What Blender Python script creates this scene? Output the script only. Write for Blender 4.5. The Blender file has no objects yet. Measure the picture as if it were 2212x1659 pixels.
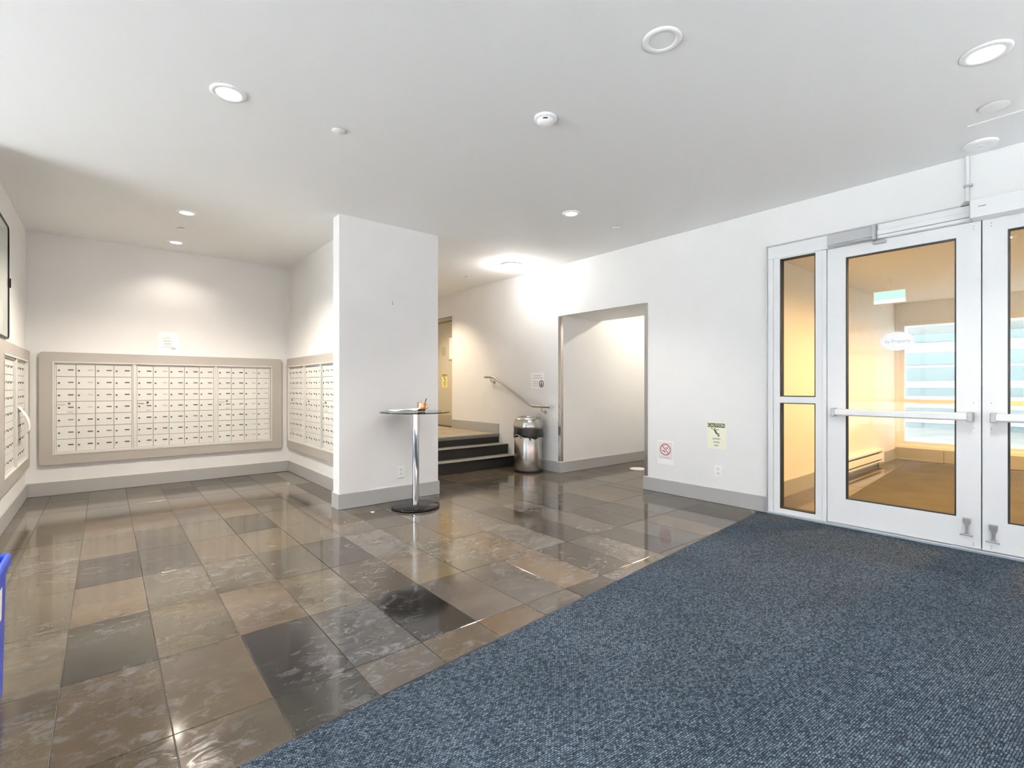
import bpy, math, random
from mathutils import Vector, Matrix

random.seed(7)
sc = bpy.context.scene
col = sc.collection
PI = math.pi
R = math.radians

# ------------------------------------------------------------------ camera
YAW = 39.58
cam_d = bpy.data.cameras.new('camera')
cam = bpy.data.objects.new('camera', cam_d)
col.objects.link(cam)
cam.location = (0, 0, 1.2)
cam.rotation_euler = (R(90), 0, R(-YAW))
cam_d.sensor_width = 36.0
cam_d.lens = 1062.0 / 2212.0 * 36.0
cam_d.shift_y = 4.5 / 2212.0
cam_d.clip_start = 0.02
sc.camera = cam

# ------------------------------------------------------------------ daylight, exposure
SKY = 3.3
world = bpy.data.worlds.new('overcast_sky')
sc.world = world
world.use_nodes = True
bg = world.node_tree.nodes['Background']
bg.inputs['Color'].default_value = (0.80, 0.88, 1.0, 1)
bg.inputs['Strength'].default_value = SKY

def portal(loc, rot, sx, sy):
    d = bpy.data.lights.new('window_portal', 'AREA')
    d.shape = 'RECTANGLE'; d.size = sx; d.size_y = sy
    d.cycles.is_portal = True
    o = bpy.data.objects.new('window_portal', d)
    o.location = loc; o.rotation_euler = rot
    col.objects.link(o)
sun_d = bpy.data.lights.new('sun', 'SUN'); sun_d.energy = 96; sun_d.angle = R(0.6); sun_d.color = (0.965, 0.97, 1.0)
sun = bpy.data.objects.new('sun', sun_d); col.objects.link(sun)
sun.rotation_euler = Vector((-0.22, -0.28, 0.93)).to_track_quat('Z', 'Y').to_euler()   # high midday sun, lights the paving outside
portal((-5.15, 3.22, 1.3), (0, R(-90), 0), 2.5, 3.05)      # left storefront glazing
portal((-0.1, -3.28, 0.6), (R(90), 0, 0), 9.8, 1.1)       # added low glazing behind the camera

sc.view_settings.view_transform = 'Standard'
sc.view_settings.look = 'None'
sc.view_settings.gamma = 1.0
sc.view_settings.use_curve_mapping = False
sc.view_settings.exposure = 1.55
sc.cycles.use_denoising = True
sc.cycles.max_bounces = 10
sc.cycles.diffuse_bounces = 6
sc.cycles.transparent_max_bounces = 16
sc.cycles.caustics_reflective = False
sc.cycles.caustics_refractive = False
sc.cycles.sample_clamp_indirect = 6.0

WARM = (1.0, 0.89, 0.74)
CREAM = (1.0, 0.955, 0.89)
AMBER = (1.0, 0.53, 0.13)

# ------------------------------------------------------------------ helpers
W = {}

def tag(o, label=None, cat=None, group=None, kind=None):
    if label: o['label'] = label
    if cat: o['category'] = cat
    if group: o['group'] = group
    if kind: o['kind'] = kind
    return o

def thing(name, label, cat, loc=(0, 0, 0), rz=0.0, group=None):
    o = bpy.data.objects.new(name, None)
    o.empty_display_size = 0.05
    col.objects.link(o)
    o.location = loc; o.rotation_euler = (0, 0, rz)
    W[o] = Vector(loc) if rz == 0 else Vector((0, 0, 0))
    return tag(o, label, cat, group)

class B:
    def __init__(s):
        s.v = []; s.f = []; s.sm = []
    def add(s, vs, fs, smooth=False):
        n = len(s.v)
        s.v += [tuple(p) for p in vs]
        s.f += [tuple(i + n for i in f) for f in fs]
        s.sm += [smooth] * len(fs)
        return s
    def box(s, x0, x1, y0, y1, z0, z1):
        x0, x1 = min(x0, x1), max(x0, x1); y0, y1 = min(y0, y1), max(y0, y1); z0, z1 = min(z0, z1), max(z0, z1)
        v = [(x, y, z) for z in (z0, z1) for y in (y0, y1) for x in (x0, x1)]
        return s.add(v, [(0, 2, 3, 1), (4, 5, 7, 6), (0, 1, 5, 4), (2, 6, 7, 3), (0, 4, 6, 2), (1, 3, 7, 5)])
    def prism(s, poly, z0, z1):
        n = len(poly)
        a = sum(poly[i][0] * poly[(i + 1) % n][1] - poly[(i + 1) % n][0] * poly[i][1] for i in range(n))
        if a < 0: poly = poly[::-1]
        v = [(p[0], p[1], z0) for p in poly] + [(p[0], p[1], z1) for p in poly]
        f = [tuple(range(n - 1, -1, -1)), tuple(range(n, 2 * n))]
        f += [(i, (i + 1) % n, (i + 1) % n + n, i + n) for i in range(n)]
        return s.add(v, f)
    def wallprism(s, poly, y0, y1):
        """polygon in local x,z ; extruded along y (y0 is the front, smaller)"""
        n = len(poly)
        a = sum(poly[i][0] * poly[(i + 1) % n][1] - poly[(i + 1) % n][0] * poly[i][1] for i in range(n))
        if a < 0: poly = poly[::-1]
        v = [(p[0], y0, p[1]) for p in poly] + [(p[0], y1, p[1]) for p in poly]
        f = [tuple(range(n)), tuple(range(2 * n - 1, n - 1, -1))]
        f += [(i, i + n, (i + 1) % n + n, (i + 1) % n) for i in range(n)]
        return s.add(v, f)
    def wallring(s, outer, inner, y0, y1):
        n = len(outer)
        v = [(p[0], y0, p[1]) for p in outer] + [(p[0], y0, p[1]) for p in inner]
        v += [(p[0], y1, p[1]) for p in outer] + [(p[0], y1, p[1]) for p in inner]
        f = []
        for i in range(n):
            j = (i + 1) % n
            f += [(i, j, j + n, i + n), (i + 2 * n, i + 3 * n, j + 3 * n, j + 2 * n),
                  (i, i + 2 * n, j + 2 * n, j), (i + n, j + n, j + 3 * n, i + 3 * n)]
        return s.add(v, f)
    def lathe(s, prof, c=(0, 0), n=32, cap0=True, cap1=True, smooth=True):
        v = []; f = []
        for r, z in prof:
            for k in range(n):
                a = 2 * PI * k / n
                v.append((c[0] + r * math.cos(a), c[1] + r * math.sin(a), z))
        m = len(prof)
        for i in range(m - 1):
            for k in range(n):
                k2 = (k + 1) % n
                f.append((i * n + k, i * n + k2, (i + 1) * n + k2, (i + 1) * n + k))
        s.add(v, f, smooth)
        if cap0: s.add(v[:n], [tuple(range(n - 1, -1, -1))])
        if cap1: s.add(v[-n:], [tuple(range(n))])
        return s
    def tube(s, pts, r, n=12, caps=True, closed=False):
        pts = [Vector(p) for p in pts]
        m = len(pts); v = []
        up = Vector((0, 0, 1)); prev = None
        rr = r if isinstance(r, (list, tuple)) else [r] * m
        for i, p in enumerate(pts):
            if closed: t = pts[(i + 1) % m] - pts[i - 1]
            elif i == 0: t = pts[1] - p
            elif i == m - 1: t = p - pts[i - 1]
            else: t = (pts[i + 1] - p).normalized() + (p - pts[i - 1]).normalized()
            t.normalize()
            if prev is None:
                a = up if abs(t.dot(up)) < 0.9 else Vector((1, 0, 0))
                nx = t.cross(a).normalized()
            else:
                nx = (prev - t * prev.dot(t)).normalized()
            prev = nx; ny = t.cross(nx)
            for k in range(n):
                a = 2 * PI * k / n
                v.append(p + (nx * math.cos(a) + ny * math.sin(a)) * rr[i])
        f = []
        for i in range(m if closed else m - 1):
            i2 = (i + 1) % m
            for k in range(n):
                k2 = (k + 1) % n
                f.append((i * n + k, i * n + k2, i2 * n + k2, i2 * n + k))
        s.add(v, f, True)
        if caps and not closed:
            s.add(v[:n], [tuple(range(n - 1, -1, -1))]); s.add(v[-n:], [tuple(range(n))])
        return s
    def stroke(s, pts, w, y0, y1):
        """flat line of width w in local x,z"""
        for (a, b) in zip(pts[:-1], pts[1:]):
            d = Vector((b[0] - a[0], b[1] - a[1])); d.normalize(); nn = Vector((-d.y, d.x)) * (w / 2)
            e = d * (w * 0.25)
            s.wallprism([(a[0] - e.x + nn.x, a[1] - e.y + nn.y), (a[0] - e.x - nn.x, a[1] - e.y - nn.y),
                         (b[0] + e.x - nn.x, b[1] + e.y - nn.y), (b[0] + e.x + nn.x, b[1] + e.y + nn.y)], y0, y1)
        return s
    def mesh(s, name, mat, off=(0, 0, 0)):
        me = bpy.data.meshes.new(name)
        o = Vector(off)
        me.from_pydata([tuple(Vector(p) - o) for p in s.v], [], s.f)
        me.polygons.foreach_set('use_smooth', s.sm)
        me.validate(); me.update()
        if mat: me.materials.append(M[mat])
        return me
    def build(s, name, mat, parent=None, bevel=0, seg=2):
        off = W.get(parent, Vector((0, 0, 0)))
        me = s.mesh(name, mat, off)
        o = bpy.data.objects.new(name, me)
        col.objects.link(o)
        if parent: o.parent = parent
        W[o] = off
        if bevel:
            b = o.modifiers.new('bevel', 'BEVEL'); b.width = bevel; b.segments = seg
            b.limit_method = 'ANGLE'; b.angle_limit = R(40)
        return o

def inst(name, me, parent, loc, color=None):
    o = bpy.data.objects.new(name, me)
    col.objects.link(o); o.parent = parent; o.location = loc
    if color: o.color = (*color, 1)
    W[o] = Vector((0, 0, 0))
    return o

def rrect(x0, x1, z0, z1, r, n=5):
    pts = []
    for cx, cz, a0 in ((x1 - r, z1 - r, 0), (x0 + r, z1 - r, 90), (x0 + r, z0 + r, 180), (x1 - r, z0 + r, 270)):
        for k in range(n + 1):
            a = R(a0 + 90 * k / n)
            pts.append((cx + r * math.cos(a), cz + r * math.sin(a)))
    return pts

def ell(cx, cz, rx, rz, n=32, a0=0, a1=360):
    return [(cx + rx * math.cos(R(a0 + (a1 - a0) * k / n)), cz + rz * math.sin(R(a0 + (a1 - a0) * k / n))) for k in range(n)]

def text(name, body, size, mat, parent, loc, sx=1.0, depth=0.0006):
    """lettering standing in the local x,z plane, facing local -y"""
    c = bpy.data.curves.new(name, 'FONT')
    c.body = body; c.size = size; c.align_x = 'CENTER'; c.align_y = 'CENTER'
    c.extrude = depth; c.resolution_u = 3
    tmp = bpy.data.objects.new('tmp_text', c); col.objects.link(tmp)
    me = bpy.data.meshes.new_from_object(tmp.evaluated_get(bpy.context.evaluated_depsgraph_get()))
    bpy.data.objects.remove(tmp); me.name = name
    me.materials.clear(); me.materials.append(M[mat])
    o = bpy.data.objects.new(name, me); col.objects.link(o)
    o.parent = parent; o.location = loc; o.rotation_euler = (R(90), 0, 0); o.scale = (sx, 1, 1)
    return o

# ------------------------------------------------------------------ materials
M = {}
def srgb(r, g, b):
    return tuple(((c / 255) / 12.92 if c / 255 <= 0.04045 else ((c / 255 + 0.055) / 1.055) ** 2.4) for c in (r, g, b))

class NT:
    def __init__(s, name):
        m = bpy.data.materials.new(name); m.use_nodes = True
        s.m = m; s.t = m.node_tree; s.p = s.t.nodes['Principled BSDF']; s.out = s.t.nodes['Material Output']
        M[name] = m
    def n(s, typ, **kw):
        o = s.t.nodes.new(typ)
        for k, v in kw.items():
            if k in o.inputs.keys(): o.inputs[k].default_value = v
            else: setattr(o, k, v)
        return o
    def l(s, a, b): s.t.links.new(a, b)
    def mix(s, fac, a, b, mode='MIX'):
        o = s.t.nodes.new('ShaderNodeMix'); o.data_type = 'RGBA'; o.blend_type = mode
        for sock, v in ((o.inputs[0], fac), (o.inputs[6], a), (o.inputs[7], b)):
            if hasattr(v, 'is_linked'): s.l(v, sock)
            elif isinstance(v, (int, float)): sock.default_value = v
            else: sock.default_value = (*v, 1) if len(v) == 3 else v
        return o.outputs[2]
    def ramp(s, src, stops):
        o = s.t.nodes.new('ShaderNodeValToRGB')
        e = o.color_ramp.elements
        while len(e) < len(stops): e.new(0.5)
        for k, (p, c) in enumerate(stops):
            e[k].position = p; e[k].color = (*c, 1) if len(c) == 3 else c
        s.l(src, o.inputs[0]); return o.outputs[0]

def plain(name, c, rough=0.5, metal=0.0, spec=0.5, bump=0.0, bscale=200.0, var=0.0, coat=0.0):
    t = NT(name)
    t.p.inputs['Base Color'].default_value = (*c, 1)
    t.p.inputs['Roughness'].default_value = rough
    t.p.inputs['Metallic'].default_value = metal
    t.p.inputs['Specular IOR Level'].default_value = spec
    t.p.inputs['Coat Weight'].default_value = coat
    tc = t.n('ShaderNodeTexCoord')
    if var:
        nz = t.n('ShaderNodeTexNoise', Scale=3.0, Detail=4.0)
        t.l(tc.outputs['Object'], nz.inputs['Vector'])
        d = tuple(x * (1 - var) for x in c); u = tuple(min(1, x * (1 + var)) for x in c)
        t.l(t.ramp(nz.outputs[0], [(0.3, d), (0.7, u)]), t.p.inputs['Base Color'])
    if bump:
        nz = t.n('ShaderNodeTexNoise', Scale=bscale, Detail=3.0)
        t.l(tc.outputs['Object'], nz.inputs['Vector'])
        b = t.n('ShaderNodeBump', Strength=bump, Distance=0.002)
        t.l(nz.outputs[0], b.inputs['Height']); t.l(b.outputs[0], t.p.inputs['Normal'])
    return t

plain('paint', (0.84, 0.84, 0.84), 0.55, bump=0.06, bscale=180, var=0.012)
plain('ceiling_paint', (0.89, 0.89, 0.89), 0.85, spec=0.2, bump=0.04, bscale=150)
plain('baseboard', (0.43, 0.43, 0.425), 0.45)
plain('surround', (0.47, 0.44, 0.405), 0.45, var=0.03)
plain('mail_frame', (0.72, 0.71, 0.68), 0.4)
plain('mail_dark', (0.30, 0.29, 0.27), 0.6)
plain('white_metal', (0.80, 0.81, 0.82), 0.38)
plain('grey_metal', (0.42, 0.42, 0.43), 0.4, metal=0.3)
plain('dark_gasket', (0.02, 0.02, 0.018), 0.6)
plain('white_plastic', (0.92, 0.92, 0.92), 0.4)
plain('paper', (0.95, 0.95, 0.95), 0.8)
plain('ink', (0.12, 0.12, 0.13), 0.8)
plain('ink_light', (0.55, 0.55, 0.55), 0.8)
plain('sign_yellow', (0.90, 0.91, 0.74), 0.7)
plain('sign_yellow_strong', (0.85, 0.76, 0.30), 0.7)
plain('sign_black', (0.10, 0.11, 0.06), 0.7)
plain('sign_red', (0.42, 0.10, 0.14), 0.7)
plain('sign_pink', (0.90, 0.81, 0.82), 0.7)
plain('steel_rail', (0.50, 0.49, 0.47), 0.3, metal=1.0)
plain('chrome', (0.75, 0.76, 0.78), 0.06, metal=1.0)
plain('black_gloss', (0.005, 0.005, 0.005), 0.16, spec=0.3)
plain('black_plastic', (0.009, 0.009, 0.009), 0.45)
plain('bag', (0.010, 0.010, 0.010), 0.28, bump=0.6, bscale=40)
plain('copper', (0.72, 0.36, 0.20), 0.22, metal=1.0, bump=0.35, bscale=160)
plain('door_beige', (0.62, 0.55, 0.42), 0.5)
plain('door_trim', (0.50, 0.43, 0.31), 0.5)
plain('blue_plastic', (0.012, 0.055, 0.50), 0.35)
plain('riser', (0.020, 0.018, 0.016), 0.4, var=0.25)
plain('nosing', (0.30, 0.285, 0.26), 0.45)
plain('threshold', (0.48, 0.53, 0.57), 0.35, metal=0.6)
plain('concrete', (0.62, 0.62, 0.61), 0.9, var=0.08)
plain('vest_mat', (0.10, 0.09, 0.07), 0.9, bump=0.5, bscale=300, var=0.15)
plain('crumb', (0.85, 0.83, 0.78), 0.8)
plain('slot_dark', (0.03, 0.03, 0.03), 0.6)

def brushed(name, c, rough):
    t = NT(name)
    t.p.inputs['Metallic'].default_value = 1.0
    tc = t.n('ShaderNodeTexCoord'); mp = t.n('ShaderNodeMapping')
    mp.inputs['Scale'].default_value = (4, 4, 260)
    t.l(tc.outputs['Object'], mp.inputs['Vector'])
    nz = t.n('ShaderNodeTexNoise', Scale=3.0, Detail=4.0); t.l(mp.outputs[0], nz.inputs['Vector'])
    t.l(t.ramp(nz.outputs[0], [(0.3, tuple(x * 0.86 for x in c)), (0.7, c)]), t.p.inputs['Base Color'])
    t.p.inputs['Roughness'].default_value = rough
    b = t.n('ShaderNodeBump', Strength=0.08, Distance=0.001); t.l(nz.outputs[0], b.inputs['Height']); t.l(b.outputs[0], t.p.inputs['Normal'])
brushed('brushed_steel', (0.56, 0.54, 0.51), 0.26)
brushed('guard_steel', (0.62, 0.61, 0.60), 0.22)

def glass(name, tint, boost=1.0):
    t = NT(name)
    tr = t.n('ShaderNodeBsdfTransparent'); tr.inputs['Color'].default_value = (*tint, 1)
    gl = t.n('ShaderNodeBsdfGlossy', Roughness=0.01)
    fr = t.n('ShaderNodeFresnel', IOR=1.5)
    mu = t.n('ShaderNodeMath', operation='MULTIPLY'); mu.inputs[1].default_value = boost
    t.l(fr.outputs[0], mu.inputs[0])
    mx = t.n('ShaderNodeMixShader'); t.l(mu.outputs[0], mx.inputs[0]); t.l(tr.outputs[0], mx.inputs[1]); t.l(gl.outputs[0], mx.inputs[2])
    t.l(mx.outputs[0], t.out.inputs['Surface'])
glass('pane_glass', (0.95, 0.97, 0.96), 0.2)
glass('table_glass', (0.86, 0.92, 0.89), 1.2)
glass('case_glass', (0.97, 0.98, 0.97), 0.3)
plain('glass_edge', (0.012, 0.030, 0.022), 0.15)

def emit(name, c, s):
    t = NT(name)
    e = t.n('ShaderNodeEmission', Strength=s); e.inputs['Color'].default_value = (*c, 1)
    t.l(e.outputs[0], t.out.inputs['Surface'])
emit('lens_cream', (1, 0.95, 0.86), 3.5)
emit('lens_white', (1, 0.98, 0.95), 4.0)
emit('lens_amber', (1, 0.80, 0.50), 4.0)
emit('exit_glow', (0.62, 1.0, 0.82), 0.42)
emit('exit_white', (0.9, 1.0, 0.95), 0.6)

# object-coloured enamel for mailbox doors and number plates
def objcol(name, rough, spec=0.5):
    t = NT(name)
    oi = t.n('ShaderNodeObjectInfo'); t.l(oi.outputs['Color'], t.p.inputs['Base Color'])
    t.p.inputs['Roughness'].default_value = rough; t.p.inputs['Specular IOR Level'].default_value = spec
objcol('mail_door', 0.42)
objcol('mail_plate', 0.6)

# polished slate-look floor tile, tinted per tile
def tile_mat():
    t = NT('slate_tile')
    oi = t.n('ShaderNodeObjectInfo'); g = t.n('ShaderNodeNewGeometry')
    off = t.n('ShaderNodeVectorMath', operation='SCALE'); off.inputs[0].default_value = (37, 19, 11); t.l(oi.outputs['Random'], off.inputs[3])
    ad = t.n('ShaderNodeVectorMath', operation='ADD'); t.l(g.outputs['Position'], ad.inputs[0]); t.l(off.outputs[0], ad.inputs[1])
    n1 = t.n('ShaderNodeTexNoise', Scale=2.2, Detail=7.0, Roughness=0.55, Distortion=0.25); t.l(ad.outputs[0], n1.inputs['Vector'])
    f1 = t.ramp(n1.outputs[0], [(0.28, (0.66, 0.66, 0.66)), (0.50, (0.96, 0.96, 0.95)), (0.74, (1.30, 1.27, 1.22))])
    base = t.mix(1.0, oi.outputs['Color'], f1, 'MULTIPLY')
    # rusty patches
    n2 = t.n('ShaderNodeTexNoise', Scale=1.7, Detail=5.0); t.l(ad.outputs[0], n2.inputs['Vector'])
    f2 = t.ramp(n2.outputs[0], [(0.55, (0, 0, 0)), (0.80, (0.35, 0.35, 0.35))])
    base = t.mix(f2, base, (0.115, 0.075, 0.050))
    # dried salt smears
    mp = t.n('ShaderNodeMapping'); mp.inputs['Scale'].default_value = (1.0, 1.5, 1); mp.inputs['Rotation'].default_value = (0, 0, 0.6)
    t.l(g.outputs['Position'], mp.inputs['Vector'])
    n3 = t.n('ShaderNodeTexNoise', Scale=11.0, Detail=10.0, Roughness=0.74, Distortion=0.9); t.l(mp.outputs[0], n3.inputs['Vector'])
    n4 = t.n('ShaderNodeTexNoise', Scale=1.5, Detail=3.0); t.l(g.outputs['Position'], n4.inputs['Vector'])
    s3 = t.ramp(n3.outputs[0], [(0.50, (0, 0, 0)), (0.74, (1, 1, 1))])
    s4 = t.ramp(n4.outputs[0], [(0.42, (0.05, 0.05, 0.05)), (0.66, (0.85, 0.85, 0.85))])
    sm = t.mix(1.0, s3, s4, 'MULTIPLY')
    base = t.mix(sm, base, (0.26, 0.265, 0.29))
    t.l(base, t.p.inputs['Base Color'])
    r = t.n('ShaderNodeMapRange'); r.inputs['To Min'].default_value = 0.085; r.inputs['To Max'].default_value = 0.32
    t.l(sm, r.inputs[0]); t.l(r.outputs[0], t.p.inputs['Roughness'])
    t.p.inputs['Specular IOR Level'].default_value = 0.62
    n5 = t.n('ShaderNodeTexNoise', Scale=7.0, Detail=5.0); t.l(ad.outputs[0], n5.inputs['Vector'])
    b = t.n('ShaderNodeBump', Strength=0.05, Distance=0.002); t.l(n5.outputs[0], b.inputs['Height']); t.l(b.outputs[0], t.p.inputs['Normal'])
tile_mat()
plain('grout', (0.21, 0.195, 0.18), 0.7)

# ribbed needle-punch entrance carpet
def carpet_mat():
    t = NT('carpet')
    tc = t.n('ShaderNodeTexCoord')
    mp = t.n('ShaderNodeMapping'); mp.inputs['Rotation'].default_value = (0, 0, R(4.4)); t.l(tc.outputs['Object'], mp.inputs['Vector'])
    br = t.n('ShaderNodeTexBrick'); br.inputs['Scale'].default_value = 34.0
    br.inputs['Mortar Size'].default_value = 0.045; br.inputs['Mortar Smooth'].default_value = 1.0
    br.inputs['Brick Width'].default_value = 0.46; br.inputs['Row Height'].default_value = 0.26
    br.offset = 0.5
    nd = t.n('ShaderNodeTexNoise', Scale=60.0, Detail=2.0); t.l(mp.outputs[0], nd.inputs['Vector'])
    sub = t.n('ShaderNodeVectorMath', operation='SUBTRACT'); sub.inputs[1].default_value = (0.5, 0.5, 0.5); t.l(nd.outputs['Color'], sub.inputs[0])
    scl = t.n('ShaderNodeVectorMath', operation='SCALE'); scl.inputs[3].default_value = 0.007; t.l(sub.outputs[0], scl.inputs[0])
    ad = t.n('ShaderNodeVectorMath', operation='ADD'); t.l(mp.outputs[0], ad.inputs[0]); t.l(scl.outputs[0], ad.inputs[1])
    t.l(ad.outputs[0], br.inputs['Vector'])
    br.inputs['Color1'].default_value = (1, 1, 1, 1); br.inputs['Color2'].default_value = (0.6, 0.6, 0.6, 1); br.inputs['Mortar'].default_value = (0, 0, 0, 1)
    nf = t.n('ShaderNodeTexNoise', Scale=130.0, Detail=3.0, Roughness=0.7); t.l(mp.outputs[0], nf.inputs['Vector'])
    nl = t.n('ShaderNodeTexNoise', Scale=1.6, Detail=4.0); t.l(mp.outputs[0], nl.inputs['Vector'])
    mul = t.n('ShaderNodeMath', operation='MULTIPLY'); t.l(br.outputs['Color'], mul.inputs[0]); t.l(nf.outputs[0], mul.inputs[1])
    c = t.ramp(mul.outputs[0], [(0.06, (0.004, 0.007, 0.012)), (0.30, (0.024, 0.037, 0.055)), (0.60, (0.150, 0.195, 0.245))])
    wear = t.ramp(nl.outputs[0], [(0.35, (0.86, 0.86, 0.86)), (0.65, (1.12, 1.10, 1.09))])
    t.l(t.mix(1.0, c, wear, 'MULTIPLY'), t.p.inputs['Base Color'])
    t.p.inputs['Roughness'].default_value = 0.95; t.p.inputs['Specular IOR Level'].default_value = 0.15
    b = t.n('ShaderNodeBump', Strength=0.7, Distance=0.004); t.l(mul.outputs[0], b.inputs['Height']); t.l(b.outputs[0], t.p.inputs['Normal'])
carpet_mat()

def S(name, b, mat, **kw):
    return tag(b.build(name, mat, **kw), kind='structure')

# ------------------------------------------------------------------ room shell
XL, XR, YB, H = -0.66, 4.84, 7.38, 2.87
floor = S('floor', B().box(-5.2, 10.3, -3.3, 9.0, -0.12, -0.006), 'grout')
S('ceiling', B().box(-5.2, 5.02, -3.3, 9.0, H, H + 0.15), 'ceiling_paint')
S('wall_back', B().box(-0.81, 2.0, YB, YB + 0.15, 0, H), 'paint')
S('wall_left', B().box(XL - 0.15, XL, 4.85, YB, 0, H), 'paint')
S('wall_alcove', B().box(-5.2, XL - 0.15, 4.85, 5.0, 0, H), 'paint')
S('wall_front', B().box(-5.2, 5.02, -3.3, -3.15, 1.12, H).box(-5.2, 5.02, -3.3, -3.15, 0, 0.06).box(-5.2, -5.0, -3.3, -3.15, 0.06, 1.12).box(4.80, 5.02, -3.3, -3.15, 0.06, 1.12), 'paint')
S('wall_middle', B().prism([(1.745, 4.74), (2.85, 4.74), (2.85, 8.85), (2.0, 8.85), (2.0, 4.9), (1.745, 4.9)], 0, H), 'paint')
S('wall_stair', B().box(5.02, 5.12, 7.3, 8.85, 0, H).box(2.85, 5.12, 8.85, 9.0, 0, H), 'paint')  # box behind the landing door is added to stop outside light
wr = B()
wr.box(XR, 5.02, -3.15, -1.0, 0, H).box(XR, 5.02, -1.0, 2.03, 2.5, H).box(XR, 5.02, 2.03, 3.43, 0, H)
wr.box(XR, 5.72, 3.43, 4.80, 2.17, H).box(XR, 5.02, 4.80, 7.56, 0, H).box(XR, 5.02, 7.56, 8.5, 2.47, H).box(XR, 5.02, 8.5, 8.85, 0, H)
S('wall_right', wr, 'paint')
# hallway behind the opening
S('wall_hall', B().box(5.02, 9.1, 4.80, 4.92, 0, H).box(5.02, 9.1, 3.31, 3.43, 0, H).box(9.0, 9.1, 3.43, 4.80, 0, H), 'paint')
S('ceiling', B().box(5.72, 9.1, 3.43, 4.80, 2.70, 2.80), 'ceiling_paint')
# vestibule beyond the entrance doors
S('wall_vestibule', B().box(5.02, 10.2, 2.23, 2.36, 0, H).box(5.02, 10.2, -2.2, -2.07, 0, H), 'paint')
S('ceiling', B().box(5.02, 10.2, -2.07, 2.23, 2.55, 2.68), 'ceiling_paint')
S('wall_far', B().box(10.05, 10.2, -2.07, 2.23, 2.24, 2.55).box(10.05, 10.2, -2.07, 2.23, 0, 0.24).box(10.05, 10.2, 2.17, 2.23, 0.24, 2.24).box(10.05, 10.2, -2.07, -1.9, 0.24, 2.24), 'paint')

# outside: paving, then a made-up roof and wall dimming the vestibule view
S('ground', B().box(-40, -5.2, -40, 40, -0.2, -0.05).box(-5.2, 10.3, -40, -3.3, -0.2, -0.05).box(10.3, 30, -20, 20, -0.2, -0.05), 'concrete')
S('sky_blocker', B().box(10.2, 24.0, -14, 14, 2.75, 2.95), 'concrete')  # roof added to cut sky light beyond the far glazing
plain('backdrop_grey', (0.30, 0.36, 0.37), 0.8)
S('wall_backdrop', B().box(19.0, 19.2, -14, 14, -0.05, 2.75), 'backdrop_grey')
pb_ = B()
for z0, z1 in ((0.1, 0.28), (0.55, 0.9), (1.15, 1.35), (1.75, 1.82), (2.2, 2.5)): pb_.box(18.93, 18.998, -14, 14, z0, z1)
S('reflection_stripes', pb_, 'concrete')  # pale bands standing in for bright stripes reflected in the door glass

# baseboards
BH, BT = 0.15, 0.014
S('baseboard_back', B().box(XL, 2.0, YB - BT, YB, 0, BH), 'baseboard', bevel=0.004)
S('baseboard_left', B().box(XL, XL + BT, 4.85, YB - BT, 0, BH), 'baseboard', bevel=0.004)
S('baseboard_middle', B().box(2.0 - BT, 2.0, 4.9 + BT, YB - BT, 0, BH), 'baseboard', bevel=0.004)
S('baseboard_pillar', B().prism([(1.745 - BT, 4.74 - BT), (2.85 + BT, 4.74 - BT), (2.85 + BT, 5.70), (2.85, 5.70), (2.85, 4.74), (1.745, 4.74), (1.745, 4.9), (2.0, 4.9), (2.0, 4.9 + BT), (1.745 - BT, 4.9 + BT)], 0, BH), 'baseboard', bevel=0.004)
S('baseboard_right', B().prism([(XR - BT, 2.035), (XR, 2.035), (XR, 3.43), (5.72, 3.43), (5.72, 3.43 + BT), (XR - BT, 3.43 + BT)], 0, BH), 'baseboard', bevel=0.004)
S('baseboard_right', B().prism([(XR - BT, 4.80 - BT), (9.0, 4.80 - BT), (9.0, 4.80), (XR, 4.80), (XR, 5.715), (XR - BT, 5.715)], 0, BH), 'baseboard', bevel=0.004)
S('baseboard_landing', B().box(XR - BT, XR, 6.18, 7.56, 0.45, 0.60), 'baseboard', bevel=0.004)
S('baseboard_vestibule', B().box(5.03, 7.46, 2.23 - BT, 2.23, 0, 0.17).box(9.10, 10.05, 2.23 - BT, 2.23, 0, 0.17), 'baseboard')
for y0, y1 in ((2.216, 1.62), (1.61, 0.93), (0.92, 0.1), (0.09, -1.0), (-1.01, -2.06)):
    S('baseboard_far', B().box(10.03, 10.05, y1, y0, 0, 0.20), 'baseboard', bevel=0.004)

# stainless corner guards on the hallway opening
def guard(label, sgn, y):
    # sgn +1: wall lies towards +y of the opening edge
    b = B().box(XR - 0.004, XR, y, y + sgn * 0.045, BH + 0.01, 2.165).box(XR, XR + 0.045, y - sgn * 0.004, y, BH + 0.01, 2.165)
    return tag(b.build('corner_guard', 'guard_steel'), label, 'corner guard')
guard('stainless corner guard on the hallway opening nearest the steel trash can', 1, 4.80)
guard('stainless corner guard on the hallway opening nearest the entrance doors', -1, 3.43)

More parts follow.
